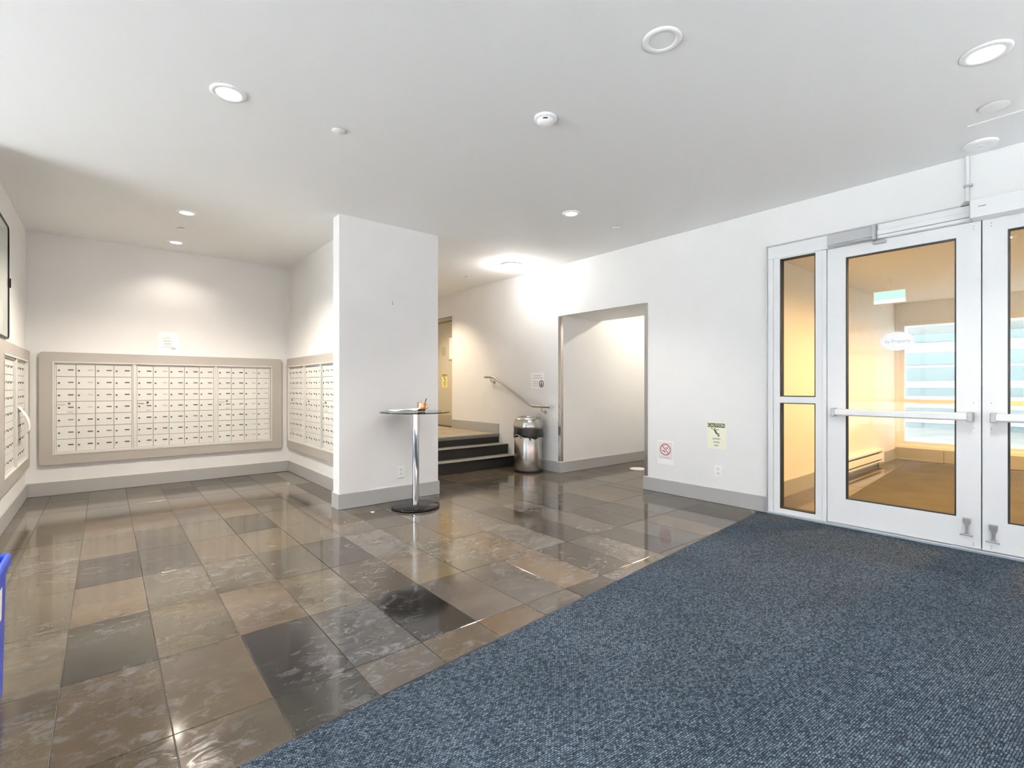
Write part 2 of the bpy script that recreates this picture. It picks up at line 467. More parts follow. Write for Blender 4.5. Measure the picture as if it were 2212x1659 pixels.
# ------------------------------------------------------------------ floor tiles
TX, TY, GAP = 0.32, 0.61, 0.0028
TONES = [srgb(90, 80, 64), srgb(85, 77, 64), srgb(97, 86, 70), srgb(77, 70, 60), srgb(90, 83, 77), srgb(70, 61, 48), srgb(56, 48, 40), srgb(96, 81, 65), srgb(99, 92, 85), srgb(84, 74, 58)]
SPECIAL = {(0, 1): srgb(42, 39, 39), (1, 1): srgb(64, 62, 60), (2, 1): srgb(40, 37, 35), (3, 0): srgb(81, 65, 48), (-2, 2): srgb(51, 46, 33), (-1, 1): srgb(80, 70, 58), (-2, 1): srgb(73, 62, 48),
           (-1, 2): srgb(81, 71, 53), (3, 1): srgb(86, 79, 73), (4, 1): srgb(84, 78, 71), (5, 0): srgb(55, 45, 35), (4, 0): srgb(80, 74, 67), (6, 1): srgb(61, 53, 44), (7, 2): srgb(57, 50, 42), (8, 2): srgb(87, 79, 73), (9, 2): srgb(62, 53, 43), (9, 1): srgb(88, 82, 76), (10, 3): srgb(58, 53, 42), (-2, 0): srgb(67, 57, 44), (-1, 0): srgb(76, 69, 59), (0, 0): srgb(50, 48, 44), (1, 0): srgb(76, 71, 65), (2, 0): srgb(76, 67, 56)}
_tm = {}
def tile_mesh(w, d):
    k = (round(w, 3), round(d, 3))
    if k not in _tm:
        c = 0.0015; x, y = w / 2, d / 2
        b = B()
        v = [(-x, -y, -0.008), (x, -y, -0.008), (x, y, -0.008), (-x, y, -0.008),
             (-x, -y, -c), (x, -y, -c), (x, y, -c), (-x, y, -c),
             (-x + c, -y + c, 0), (x - c, -y + c, 0), (x - c, y - c, 0), (-x + c, y - c, 0)]
        f = [(0, 3, 2, 1), (8, 9, 10, 11)]
        for a in (0, 4):
            f += [(a + i, a + (i + 1) % 4, a + 4 + (i + 1) % 4, a + 4 + i) for i in range(4)]
        b.add(v, f)
        _tm[k] = b.mesh('tile', 'slate_tile')
    return _tm[k]
def lay(x0, x1, y0, y1, z, parent, tone=None, name='tile'):
    x0 += GAP / 2; x1 -= GAP / 2; y0 += GAP / 2; y1 -= GAP / 2
    if x1 - x0 < 0.02 or y1 - y0 < 0.02: return
    dt = 0.0012 * (random.random() - 0.5)
    inst(name, tile_mesh(x1 - x0, y1 - y0), parent, ((x0 + x1) / 2, (y0 + y1) / 2, z + dt), tone or random.choice(TONES))
for i in range(-4, 14):
    for j in range(-1, 9):
        x0, y0 = 0.50 + TX * i, 2.045 + TY * j
        x1, y1 = x0 + TX, y0 + TY
        if x1 <= XL or x0 >= XR or y0 >= YB: continue
        xa, xb, ya, yb = max(x0, XL), min(x1, XR), y0, min(y1, YB)
        mx, my = (xa + xb) / 2, (ya + yb) / 2
        if xa >= 2.0 and xb <= 2.86 and ya >= 4.74: continue
        if xb > 2.0 and ya >= 5.72: continue
        if xb <= 2.1 and xa < 2.0 and my > 4.9: xb = min(xb, 2.0)
        if xa >= 2.85 or (mx > 2.85 and ya >= 4.9): yb = min(yb, 5.72)
        lay(xa, xb, ya, yb, 0, floor, SPECIAL.get((i, j + 1)))
for i in range(14):                                   # hallway
    x0 = XR + TX * i
    if x0 > 8.95: break
    for (ya, yb) in ((3.43, 3.875), (3.875, 4.485), (4.485, 4.80)):
        lay(x0, min(x0 + TX, 9.0), ya, yb, 0, floor)
for i in range(8):                                    # strip of tile inside the vestibule along its wall
    for (ya, yb) in ((1.30, 1.65), (1.65, 2.23)):
        lay(5.04 + 0.62 * i, 5.04 + 0.62 * (i + 1), ya, yb, 0, floor)

# ------------------------------------------------------------------ stairs
plain('landing_tile', srgb(158, 144, 122), 0.55, var=0.12)
_lm = {}
def landing_mesh(w, d):
    k = (round(w, 3), round(d, 3))
    if k not in _lm:
        me = tile_mesh(w, d).copy(); me.materials.clear(); me.materials.append(M['landing_tile']); _lm[k] = me
    return _lm[k]
st = thing('staircase', 'three low dark steps with light nosings rising to a tiled landing', 'stairs', (2.86, 5.72, 0))
Y1, Y2, Y3 = 5.72, 5.95, 6.18
X0S, X1S = 2.852, 4.838
for k, (ya, yb) in enumerate(((Y1, Y2), (Y2, Y3), (Y3, 8.84))):
    z = 0.15 * k
    B().box(X0S, X1S, ya, ya + 0.02, z, z + 0.137).build('riser', 'riser', st)
    if k < 2:
        tr = B().box(X0S, X1S, ya - 0.012, yb + 0.0, z + 0.137, z + 0.15).build('tread', 'riser', st, bevel=0.004)
        B().box(X0S, X1S, ya - 0.006, yb - 0.004, z + 0.1502, z + 0.153).build('tread_tile', 'nosing', tr)
land = B().box(X0S, X1S, Y3 - 0.012, 8.84, 0.40, 0.444).box(X0S, X1S, Y1 + 0.03, 8.84, 0.0, 0.13).box(X0S, X1S, Y3 + 0.03, 8.84, 0.13, 0.40).build('landing', 'grout', st)
B().box(X0S, X1S, Y3 - 0.014, Y3 + 0.03, 0.437, 0.4515).build('nosing', 'nosing', land, bevel=0.003)
for i in range(7):
    for j in range(5):
        xa, xb = X0S + 0.32 * i, min(X1S, X0S + 0.32 * (i + 1)); ya, yb = Y3 + 0.032 + 0.61 * j, min(8.84, Y3 + 0.032 + 0.61 * (j + 1))
        if xb - xa < .05: continue
        o = inst('tile', landing_mesh(xb - xa - GAP, yb - ya - GAP), land, ((xa + xb) / 2 - 2.86, (ya + yb) / 2 - 5.72, 0.45), srgb(*random.choice([(150, 138, 120), (142, 130, 112), (156, 142, 122)])))

# ------------------------------------------------------------------ mailboxes
def wall_root(name, label, cat, wall, s, z=0.0, group=None):
    """wall: 'back' (faces -Y), 'mid' (X=2, faces -X), 'left' (faces +X), 'right' (X=XR, faces -X), 'pillar'"""
    loc, rz = {'back': ((s, YB, z), 0), 'mid': ((2.0, s, z), R(-90)), 'left': ((XL, s, z), R(90)),
               'right': ((XR, s, z), R(-90)), 'pillar': ((s, 4.74, z), 0), 'vest': ((s, 2.23, z), 0)}[wall]
    o = thing(name, label, cat, loc, rz, group)
    W[o] = Vector((0, 0, 0))
    return o

_md = {}
def door_meshes(w, h):
    k = (round(w, 4), round(h, 4))
    if k not in _md:
        g = 0.0022; c = 0.0025
        x0, x1, z0, z1 = g, w - g, g, h - g
        b = B()
        v = [(x0, 0, z0), (x1, 0, z0), (x1, 0, z1), (x0, 0, z1), (x0, -0.006, z0), (x1, -0.006, z0), (x1, -0.006, z1), (x0, -0.006, z1),
             (x0 + c, -0.009, z0 + c), (x1 - c, -0.009, z0 + c), (x1 - c, -0.009, z1 - c), (x0 + c, -0.009, z1 - c)]
        f = [(8, 9, 10, 11)]
        for a in (0, 4): f += [(a + i, a + (i + 1) % 4, a + 4 + (i + 1) % 4, a + 4 + i) for i in range(4)]
        b.add(v, f)
        lk = B(); lx, lz = w * 0.15, h * 0.50
        lk.wallprism(ell(lx, lz, 0.0095, 0.0095, 10), -0.014, -0.008)
        pl = B().wallprism(rrect(w * 0.60, w * 0.60 + 0.046, h * 0.50, h * 0.50 + 0.013, 0.003, 2), -0.0105, -0.0088)
        _md[k] = (b.mesh('door', 'mail_door'), lk.mesh('lock', 'mail_plate'), pl.mesh('number_plate', 'mail_plate'))
    return _md[k]

def mail_panel(label, wall, s, width, cols, z0=0.46, z1=1.455, plates=None, depth=0.012):
    root = wall_root('apartment_mailboxes', label, 'mailbox', wall, s, z0, 'apartment mailbox panels')
    hgt = z1 - z0; fr = 0.012
    # dark body behind the doors and a thin light frame
    B().box(0, width, -0.004, -0.001, 0, hgt).build('body', 'mail_dark', root)
    B().wallring(rrect(0, width, 0, hgt, 0.002, 1), rrect(fr, width - fr, fr, hgt - fr, 0.001, 1), -0.020, -0.001).build('frame', 'mail_frame', root)
    dw = (width - 2 * fr) / cols; dh = (hgt - 2 * fr) / 7
    dm, lm, pm = door_meshes(dw, dh)
    for r in range(7):
        for c in range(cols):
            t = random.uniform(-0.02, 0.02)
            base = (0.74 + t, 0.735 + t + random.uniform(-0.008, 0.012), 0.71 + t)
            d = inst('door', dm, root, (fr + c * dw, -0.004, fr + (6 - r) * dh), base)
            g = random.uniform(0.05, 0.10)
            inst('lock', lm, d, (0, 0, 0), (g, g, g * 0.95))
            faint = plates and plates(r, c)
            g = 0.50 if faint else random.choice([0.05, 0.07, 0.10, 0.16, 0.22])
            inst('number_plate', pm, d, (0, 0, 0), (g, g, g * 0.97))
            if r == 3 and c == 0:   # master lock
                k = B().box(dw * 0.05, dw * 0.45, -0.022, -0.009, dh * 0.80, dh * 0.93).build('master_bar', 'mail_frame', d)
                B().wallprism(ell(dw * 0.66, dh * 0.84, 0.011, 0.011, 12), -0.017, -0.008).build('master_lock', 'ink', d)
                B().box(dw * 0.55, dw * 0.85, -0.0105, -0.0088, dh * 0.10, dh * 0.20).build('stamp', 'ink_light', d)
    return root

def surround(label, wall, s, x0, x1, z0, z1, ix0, ix1, iz0, iz1, dividers=()):
    root = wall_root('mailbox_surround', label, 'frame', wall, s)
    B().wallring(rrect(x0, x1, z0, z1, 0.03, 5), rrect(ix0, ix1, iz0, iz1, 0.002, 5), -0.035, -0.001).build('casing', 'surround', root)
    B().wallring(rrect(ix0, ix1, iz0, iz1, 0.002, 2), rrect(ix0 + 0.012, ix1 - 0.012, iz0 + 0.012, iz1 - 0.012, 0.002, 2), -0.040, -0.001).build('inner_trim', 'mail_frame', root)
    for d0, d1 in dividers:
        B().box(d0, d1, -0.036, -0.001, iz0 + 0.0125, iz1 - 0.0125).build('divider', 'mail_frame', root, bevel=0.003)
    return root

# back wall: three panels of 4, 5 and 4 columns
surround('taupe casing around the three mailbox panels on the back wall', 'back', 0.0, -0.555, 1.895, 0.338, 1.575, -0.447, 1.772, 0.445, 1.470, [(0.2525, 0.2745), (1.0905, 1.1125)])
mail_panel('mailbox panel on the back wall, leftmost of three, four doors wide', 'back', -0.433, 0.685, 4, plates=lambda r, c: c == 1 and r < 4)
mail_panel('mailbox panel on the back wall, middle of three, five doors wide', 'back', 0.275, 0.815, 5, plates=lambda r, c: c == 1 and r < 4)
mail_panel('mailbox panel on the back wall, rightmost of three, beside the inner corner', 'back', 1.115, 0.638, 4, plates=lambda r, c: c >= 2)
# right-hand mail wall (side of the pillar block)
surround('taupe casing around the mailbox panels partly hidden behind the pillar', 'mid', 7.35, 0.0, 2.22, 0.338, 1.58, 0.065, 2.10, 0.445, 1.475, [(0.741, 0.772), (1.378, 1.409)])
mail_panel('mailbox panel on the wall behind the pillar, nearest the inner corner', 'mid', 7.272, 0.660, 4, z1=1.46)
mail_panel('mailbox panel behind the pillar, middle one, three doors wide', 'mid', 6.575, 0.600, 3, z1=1.46)
mail_panel('mailbox panel cut off by the edge of the grey pillar', 'mid', 5.93, 0.660, 4, z1=1.46)
# left wall
surround('taupe mailbox casing on the left wall at the picture edge', 'left', 5.0, 0.0, 2.35, 0.34, 1.57, 0.605, 2.14, 0.445, 1.465, [(1.342, 1.403)])
mail_panel('mailbox panel on the left wall, nearest the corner', 'left', 6.41, 0.715, 4, z1=1.45)
mail_panel('mailbox panel on the left wall cut by the picture edge', 'left', 5.62, 0.715, 4, z1=1.45)
# curled flyer sticking out of a left-wall box
fl = B(); vs = []; n = 8
for k in range(n + 1):
    a = k / n
    for u in (0, 1):
        vs.append((XL + 0.022 + 0.07 * math.sin(a * 2.2), 6.55 + 0.20 * u + 0.05 * a, 1.0 - 0.26 * a))
fl.add(vs, [(2 * k, 2 * k + 1, 2 * k + 3, 2 * k + 2) for k in range(n)], True)
o = tag(fl.build('flyer', 'paper'), 'white curled flyer hanging from a left-wall mailbox door', 'flyer')
o.modifiers.new('thick', 'SOLIDIFY').thickness = 0.001

# framed display case high on the left wall
nb = wall_root('display_case', 'glazed notice case with dark rounded frame high on left wall', 'notice board', 'left', 4.85, 1.60)
B().box(0.01, 1.16, -0.012, -0.001, 0.01, 0.96).build('backing', 'paper', nb)
B().wallring(rrect(0, 1.18, 0, 0.97, 0.05, 6), rrect(0.014, 1.166, 0.014, 0.956, 0.04, 6), -0.022, -0.001).build('frame', 'black_plastic', nb, bevel=0.003)
B().wallprism(rrect(0.012, 1.168, 0.012, 0.958, 0.04, 6), -0.018, -0.016).build('pane', 'case_glass', nb)
B().box(1.18, 1.20, -0.03, -0.001, 0.45, 0.53).build('latch', 'black_plastic', nb, bevel=0.003)
B().box(0.90, 1.11, -0.0135, -0.0122, 0.06, 0.34).build('sheet', 'white_plastic', nb)
B().box(0.50, 0.85, -0.0135, -0.0122, 0.30, 0.80).build('sheet', 'white_plastic', nb)

# ------------------------------------------------------------------ notices and signs
def sheet(name, label, wall, s, z, w, h, mat='paper', cat='notice'):
    r = wall_root(name, label, cat, wall, s, z)
    B().box(0, w, -0.002, -0.0004, 0, h).build('sheet', mat, r)
    return r
def lines(root, rows, mat='ink_light', name='printed_lines', y=-0.0026):
    b = B()
    for x0, x1, z, t in rows: b.box(x0, x1, y, -0.002, z - t / 2, z + t / 2)
    return b.build(name, mat, root)

r = sheet('paper_notice', 'white printed sheet above the back-wall mailboxes', 'back', 0.495, 1.59, 0.215, 0.278)
lines(r, [(0.04, 0.12, 0.20, 0.006), (0.05, 0.13, 0.165, 0.012), (0.06, 0.13, 0.13, 0.012), (0.06, 0.14, 0.095, 0.008), (0.03, 0.06, 0.08, 0.006)])
B().wallprism(ell(0.155, 0.075, 0.03, 0.014, 16), -0.0028, -0.002).build('drawing', 'ink_light', r)
sheet('paper_notice', 'small white slip above the mailboxes behind the pillar', 'mid', 6.50, 1.595, 0.26, 0.10)

r = sheet('paper_notice', 'white typed notice with round dark emblem above the trash can', 'right', 5.41, 1.16, 0.285, 0.235)
lines(r, [(0.06, 0.23, 0.19, 0.010), (0.04, 0.25, 0.155, 0.010), (0.035, 0.16, 0.108, 0.008), (0.035, 0.16, 0.080, 0.008), (0.035, 0.15, 0.052, 0.008)])
e = B().wallring(ell(0.222, 0.072, 0.052, 0.052, 28), ell(0.222, 0.072, 0.036, 0.036, 28), -0.003, -0.002).build('emblem_ring', 'ink', r)
B().wallprism([(0.222, 0.105), (0.236, 0.078), (0.243, 0.058), (0.234, 0.042), (0.222, 0.038), (0.210, 0.042), (0.201, 0.058), (0.208, 0.078)], -0.003, -0.002).build('emblem_drop', 'ink', r)

def caution(label, wall_s, z, w, h, strong, root=None):
    r = root or wall_root('caution_sign', label, 'sign', 'right', wall_s, z)
    y = -0.002
    B().box(0, w, y, -0.0004, 0, h).build('sheet', 'sign_yellow_strong' if strong else 'sign_yellow', r)
    B().box(0.03 * w, 0.93 * w, y - 0.0006, y, 0.80 * h, 0.955 * h).build('header_band', 'sign_black', r)
    text('lettering', 'CAUTION', 0.155 * h, 'sign_yellow', r, (0.48 * w, y - 0.0008, 0.875 * h), 0.98 * w / (0.80 * h))
    b = B(); q = lambda x, zz: (x * w, zz * h)
    yy0, yy1 = y - 0.0008, y
    b.stroke([q(0.20, 0.775), q(0.40, 0.685), q(0.58, 0.72)], 0.030 * w, yy0, yy1)
    b.stroke([q(0.40, 0.69), q(0.47, 0.60)], 0.085 * w, yy0, yy1)
    b.stroke([q(0.47, 0.61), q(0.63, 0.55), q(0.60, 0.53)], 0.04 * w, yy0, yy1)
    b.stroke([q(0.46, 0.60), q(0.60, 0.47), q(0.64, 0.50)], 0.04 * w, yy0, yy1)
    b.wallprism(ell(0.405 * w, 0.745 * h, 0.035 * w, 0.035 * w, 14), yy0, yy1)
    b.build('slipping_figure', 'sign_black', r)
    for k, tx in enumerate(('SLIPPERY', 'WHEN', 'WET')):
        text('lettering', tx, 0.092 * h, 'ink', r, (0.49 * w, y - 0.0008, (0.37 - 0.125 * k) * h), 0.95 * w / (0.80 * h))
    return r
caution('pale yellow caution sign about a slippery floor on the white wall by the entrance', 2.655, 0.555, 0.205, 0.275, False)

r = sheet('prohibition_sign', 'white sheet with red barred circle low on the wall', 'right', 3.255, 0.325, 0.205, 0.262, 'paper', 'sign')
B().wallring(rrect(0.018, 0.187, 0.062, 0.242, 0.001, 1), rrect(0.022, 0.183, 0.066, 0.238, 0.001, 1), -0.0027, -0.002).build('border', 'ink_light', r)
B().box(0.024, 0.181, -0.0024, -0.002, 0.088, 0.236).build('pink_field', 'sign_pink', r)
B().wallring(ell(0.102, 0.163, 0.068, 0.066, 36), ell(0.102, 0.163, 0.057, 0.055, 36), -0.0030, -0.002).build('red_ring', 'sign_red', r)
B().stroke([(0.062, 0.205), (0.144, 0.120)], 0.010, -0.0031, -0.002).build('red_bar', 'sign_red', r)
b = B()
b.wallprism([(0.100, 0.178), (0.112, 0.186), (0.122, 0.182), (0.134, 0.196), (0.137, 0.189), (0.130, 0.176), (0.122, 0.168), (0.119, 0.176)], -0.0029, -0.002)
b.wallprism([(0.058, 0.150), (0.072, 0.156), (0.088, 0.152), (0.099, 0.140), (0.102, 0.126), (0.090, 0.132), (0.082, 0.142), (0.070, 0.146)], -0.0029, -0.002)
b.build('black_animal_shapes', 'ink', r)
lines(r, [(0.03, 0.17, 0.080, 0.006), (0.03, 0.17, 0.071, 0.004)])

# ------------------------------------------------------------------ electrical plates, hook
def plate(label, wall, s, z, w=0.078, h=0.122):
    r = wall_root('wall_outlet', label, 'outlet', wall, s, z)
    B().wallprism(rrect(0, w, 0, h, 0.006, 3), -0.006, -0.0004).build('cover_plate', 'white_plastic', r, bevel=0.002)
    for zz in (0.32, 0.68):
        f = B().wallprism(rrect(w * 0.28, w * 0.72, h * (zz - 0.13), h * (zz + 0.13), 0.008, 3), -0.008, -0.005).build('socket', 'white_metal', r)
        B().box(w * 0.42, w * 0.44, -0.0086, -0.0079, h * zz - 0.004, h * zz + 0.006).box(w * 0.56, w * 0.58, -0.0086, -0.0079, h * zz - 0.004, h * zz + 0.006).build('slots', 'ink', f)
plate('white wall outlet on the grey pillar beside the table leg', 'pillar', 2.358, 0.238)
plate('white wall outlet below the yellow caution sign', 'right', 2.575, 0.268)
hk = wall_root('picture_hook', 'tiny metal hook on the grey pillar face', 'hook', 'pillar', 2.304, 2.06)
B().box(-0.004, 0.004, -0.003, -0.0004, -0.015, 0.022).build('backplate', 'grey_metal', hk)
B().tube([(0, -0.003, 0), (0, -0.012, -0.010), (0, -0.015, -0.004)], 0.002, 6).build('prong', 'grey_metal', hk)

# ------------------------------------------------------------------ handrail
hr = thing('handrail', 'grey steel stair handrail on the white wall', 'handrail', (4.76, 5.7, 0.9))
HX = 4.76
def fil(pts, r=0.05, n=4):
    out = [Vector(pts[0])]
    for a, p, c in zip(pts[:-2], pts[1:-1], pts[2:]):
        a, p, c = Vector(a), Vector(p), Vector(c)
        s0 = p + (a - p).normalized() * r; s1 = p + (c - p).normalized() * r
        for k in range(n + 1):
            t = k / n
            out.append(s0 * (1 - t) ** 2 + p * 2 * t * (1 - t) + s1 * t * t)
    out.append(Vector(pts[-1])); return out
B().tube(fil([(HX, 6.45, 1.345), (HX, 6.22, 1.345), (HX, 5.31, 0.912), (HX, 4.92, 0.912)]), 0.019, 14).build('rail', 'steel_rail', hr)
for y, z in ((6.30, 1.345), (5.10, 0.912)):
    br = B().tube(fil([(HX, y, z - 0.018), (HX, y, z - 0.07), (XR - 0.004, y, z - 0.085)], 0.03), 0.008, 8).build('bracket', 'steel_rail', hr)
    ros = B(); ros.add([(XR - 0.008 if k < 16 else XR - 0.0005, y + 0.028 * math.cos(2 * PI * (k % 16) / 16), z - 0.085 + 0.028 * math.sin(2 * PI * (k % 16) / 16)) for k in range(32)],
            [tuple(range(15, -1, -1)), tuple(range(16, 32))] + [(k, (k + 1) % 16, (k + 1) % 16 + 16, k + 16) for k in range(16)])
    ros.build('rosette', 'steel_rail', br)

# ------------------------------------------------------------------ trash can
TC = (4.612, 5.215)
tc = thing('trash_can', 'round brushed steel trash can with domed lid beside the stairs', 'trash can', (TC[0], TC[1], 0))
B().lathe([(0.196, 0.0), (0.203, 0.004), (0.203, 0.030), (0.198, 0.036)], TC, 40).build('base_ring', 'black_plastic', tc)
B().lathe([(0.198, 0.03), (0.200, 0.035), (0.200, 0.60), (0.196, 0.605)], TC, 48, False, False).build('body', 'brushed_steel', tc)
prof = [(0.207, 0.608), (0.212, 0.616), (0.213, 0.640), (0.208, 0.690), (0.192, 0.735), (0.160, 0.762), (0.135, 0.768), (0.128, 0.760), (0.126, 0.735)]
lid = B().lathe(prof, TC, 48, True, False).build('lid', 'brushed_steel', tc)
B().lathe([(0.124, 0.742), (0.0, 0.742)], TC, 24, False, False).build('opening', 'slot_dark', lid)
# overhanging black bag with a scalloped hem
bb = B(); n = 72; rows = []
for q in range(7):
    for k in range(n):
        a = 2 * PI * k / n
        wv = 0.5 + 0.5 * math.sin(a * 5 + 1.3) * math.cos(a * 2 + 0.4) + 0.15 * math.sin(a * 13)
        zb = 0.505 - 0.035 * wv
        zz = 0.622 + (zb - 0.622) * q / 6
        rr = 0.2055 + 0.006 * (q / 6) + 0.004 * math.sin(a * 17 + q) * (q / 6) + 0.010 * (math.sin(PI * q / 6) if abs(((a - 3.6 + PI) % (2 * PI)) - PI) < 0.5 else 0)
        rows.append((TC[0] + rr * math.cos(a), TC[1] + rr * math.sin(a), zz))
bb.add(rows, [(q * n + k, (q + 1) * n + k, (q + 1) * n + (k + 1) % n, q * n + (k + 1) % n) for q in range(6) for k in range(n)], True)
bag = bb.build('bag', 'bag', tc)
bag.modifiers.new('thick', 'SOLIDIFY').thickness = 0.002
ca = R(225)
B().tube([(TC[0] + 0.219 * math.cos(ca + d), TC[1] + 0.219 * math.sin(ca + d), 0.498 + zz) for d, zz in ((-0.5, 0.02), (-0.2, 0.035), (0.0, 0.015), (0.15, -0.01), (0.2, -0.045))], [0.006, 0.008, 0.012, 0.01, 0.004], 8).build('bag_knot', 'black_plastic', bag)
B().tube([(TC[0] + 0.217 * math.cos(ca + d), TC[1] + 0.217 * math.sin(ca + d), 0.508 + zz) for d, zz in ((-1.1, -0.01), (-0.9, 0.012), (-0.7, 0.018), (-0.5, 0.0), (-0.3, -0.02), (-0.1, -0.022))], 0.004, 6).build('drawstring', 'white_plastic', bag)

# ------------------------------------------------------------------ bar table
TB = (2.365, 4.36)
tb = thing('bar_table', 'tall round glass bar table with chrome column and black base', 'table', (TB[0], TB[1], 0))
B().lathe([(0.228, 0.0), (0.235, 0.006), (0.235, 0.018), (0.222, 0.028), (0.06, 0.034), (0.05, 0.036)], TB, 56).build('base', 'black_gloss', tb)
B().lathe([(0.034, 0.034), (0.034, 0.925)], TB, 28, False, True).build('column', 'chrome', tb)
B().lathe([(0.034, 0.922), (0.075, 0.930), (0.075, 0.938)], TB, 28).build('top_bracket', 'chrome', tb)
tt = B().lathe([(0.338, 0.938), (0.338, 0.950)], TB, 72, True, True, True).build('glass_top', 'table_glass', tb)
B().lathe([(0.338, 0.938), (0.345, 0.940), (0.345, 0.948), (0.338, 0.950)], TB, 72, False, False).build('polished_edge', 'glass_edge', tt)
TZ = 0.950
mg = thing('copper_mug', 'small hammered copper mug standing on the glass table', 'mug', (2.385, 4.275, TZ + 0.004))
mc = (2.385, 4.275); mz = TZ + 0.0045
B().lathe([(0.030, mz), (0.036, mz + 0.003), (0.041, mz + 0.025), (0.042, mz + 0.05), (0.040, mz + 0.078), (0.041, mz + 0.086), (0.0385, mz + 0.086), (0.038, mz + 0.05), (0.032, mz + 0.008), (0.0, mz + 0.006)], mc, 32, True, False).build('cup', 'copper', mg)
rd = (math.cos(R(-YAW)), math.sin(R(-YAW)))
B().tube(fil([(mc[0] + rd[0] * d, mc[1] + rd[1] * d, mz + z) for d, z in ((0.040, 0.072), (0.062, 0.070), (0.062, 0.026), (0.041, 0.024))], 0.015), 0.005, 8).build('handle', 'copper', mg)
tag(B().tube([(mc[0] + rd[0] * 0.012, mc[1] + rd[1] * 0.012, mz + 0.012), (mc[0] + rd[0] * 0.048, mc[1] + rd[1] * 0.048, mz + 0.125)], 0.004, 8).build('drinking_straw', 'black_plastic'), 'short black straw leaning in the copper mug', 'straw')
pp = B(); n = 10; vs = []
for i in range(n + 1):
    for j in range(5):
        u, v = i / n, j / 4
        x = 2.10 + 0.235 * u; y = 4.24 + 0.16 * v - 0.04 * u
        vs.append((x, y, TZ + 0.0015 + 0.008 + 0.018 * abs(math.sin(u * 4.2 + v * 1.1)) * (1 - v * 0.5) * (0.35 + u)))
pp.add(vs, [(i * 5 + j, (i + 1) * 5 + j, (i + 1) * 5 + j + 1, i * 5 + j + 1) for i in range(n) for j in range(4)], True)
o = tag(pp.build('napkin', 'paper'), 'rumpled white napkin lying beside the copper mug', 'napkin')
o.modifiers.new('thick', 'SOLIDIFY').thickness = -0.008

# ------------------------------------------------------------------ entrance mat
mat = thing('entrance_mat', 'large dark blue-grey ribbed entrance mat leading to the doors', 'mat', (2.4, 0, 0))
ex = lambda x: 1.70 + 0.083 * x
B().prism([(-2.95, ex(-2.95)), (4.776, ex(4.776)), (4.776, -3.1), (-2.95, -3.1)], 0.0005, 0.012).build('carpet', 'carpet', mat)
B().prism([(-2.95, ex(-2.95) + 0.018), (4.776, ex(4.776) + 0.018), (4.776, ex(4.776) + 0.0005), (-2.95, ex(-2.95) + 0.0005)], 0.0005, 0.007).build('edging', 'black_plastic', mat, bevel=0.002)

# scraps on the floor
for k, (x, y, lab) in enumerate(((1.955, 4.44, 'white paper scrap on the floor left of the table base'), (2.20, 4.08, 'tiny white crumb on the floor in front of the table base'), (1.72, 6.37, 'pale crumb on the tiles near the inner mailbox corner'))):
    b = B(); s = (0.022, 0.009, 0.014)[k]
    b.prism([(x + s * math.cos(a) * f, y + s * math.sin(a) * f) for a, f in ((0, 1), (1, 0.7), (2.1, 1.1), (3.3, 0.8), (4.4, 1.0), (5.3, 0.6))], 0.0008, 0.006)
    tag(b.build('paper_scrap', 'crumb', bevel=0.001), lab, 'litter')

# ------------------------------------------------------------------ blue recycling bin
bn = thing('recycling_bin', 'blue plastic recycling bin at the left picture edge', 'bin', (-0.52, 2.53, 0))
x0, x1, y0, y1, hh, ins = -0.722, -0.300, 2.333, 2.756, 0.53, 0.010
def ringv(i, z): return [(x0 + i, y0 + i, z), (x1 - i, y0 + i, z), (x1 - i, y1 - i, z), (x0 + i, y1 - i, z)]
b = B(); v = ringv(ins, 0) + ringv(0, hh) + ringv(0.008, hh) + ringv(ins + 0.008, 0.01)
f = [(3, 2, 1, 0), (12, 13, 14, 15)]
for a in (0, 4, 8): f += [(a + i, a + (i + 1) % 4, a + 4 + (i + 1) % 4, a + 4 + i) for i in range(4)]
b.add(v, f); b.build('body', 'blue_plastic', bn, bevel=0.006)
b = B(); v = ringv(-0.012, hh - 0.035) + ringv(-0.013, hh) + ringv(-0.006, hh + 0.012) + ringv(0.006, hh + 0.004) + ringv(-0.002, hh - 0.03)
f = []
for a in (0, 4, 8, 12): f += [(a + i, a + (i + 1) % 4, a + 4 + (i + 1) % 4, a + 4 + i) for i in range(4)]
f += [(16 + i, 16 + (i + 1) % 4, (i + 1) % 4, i) for i in range(4)]
b.add(v, f); b.build('rim', 'blue_plastic', bn, bevel=0.004)
b = B(); b.add([(x1 - 0.0030, 2.42, 0.32), (x1 - 0.0030, 2.66, 0.32), (x1 - 0.0007, 2.66, 0.44), (x1 - 0.0007, 2.42, 0.44)], [(0, 1, 2, 3)])
o = b.build('label_sticker', 'paper', bn); o.modifiers.new('thick', 'SOLIDIFY').thickness = 0.001

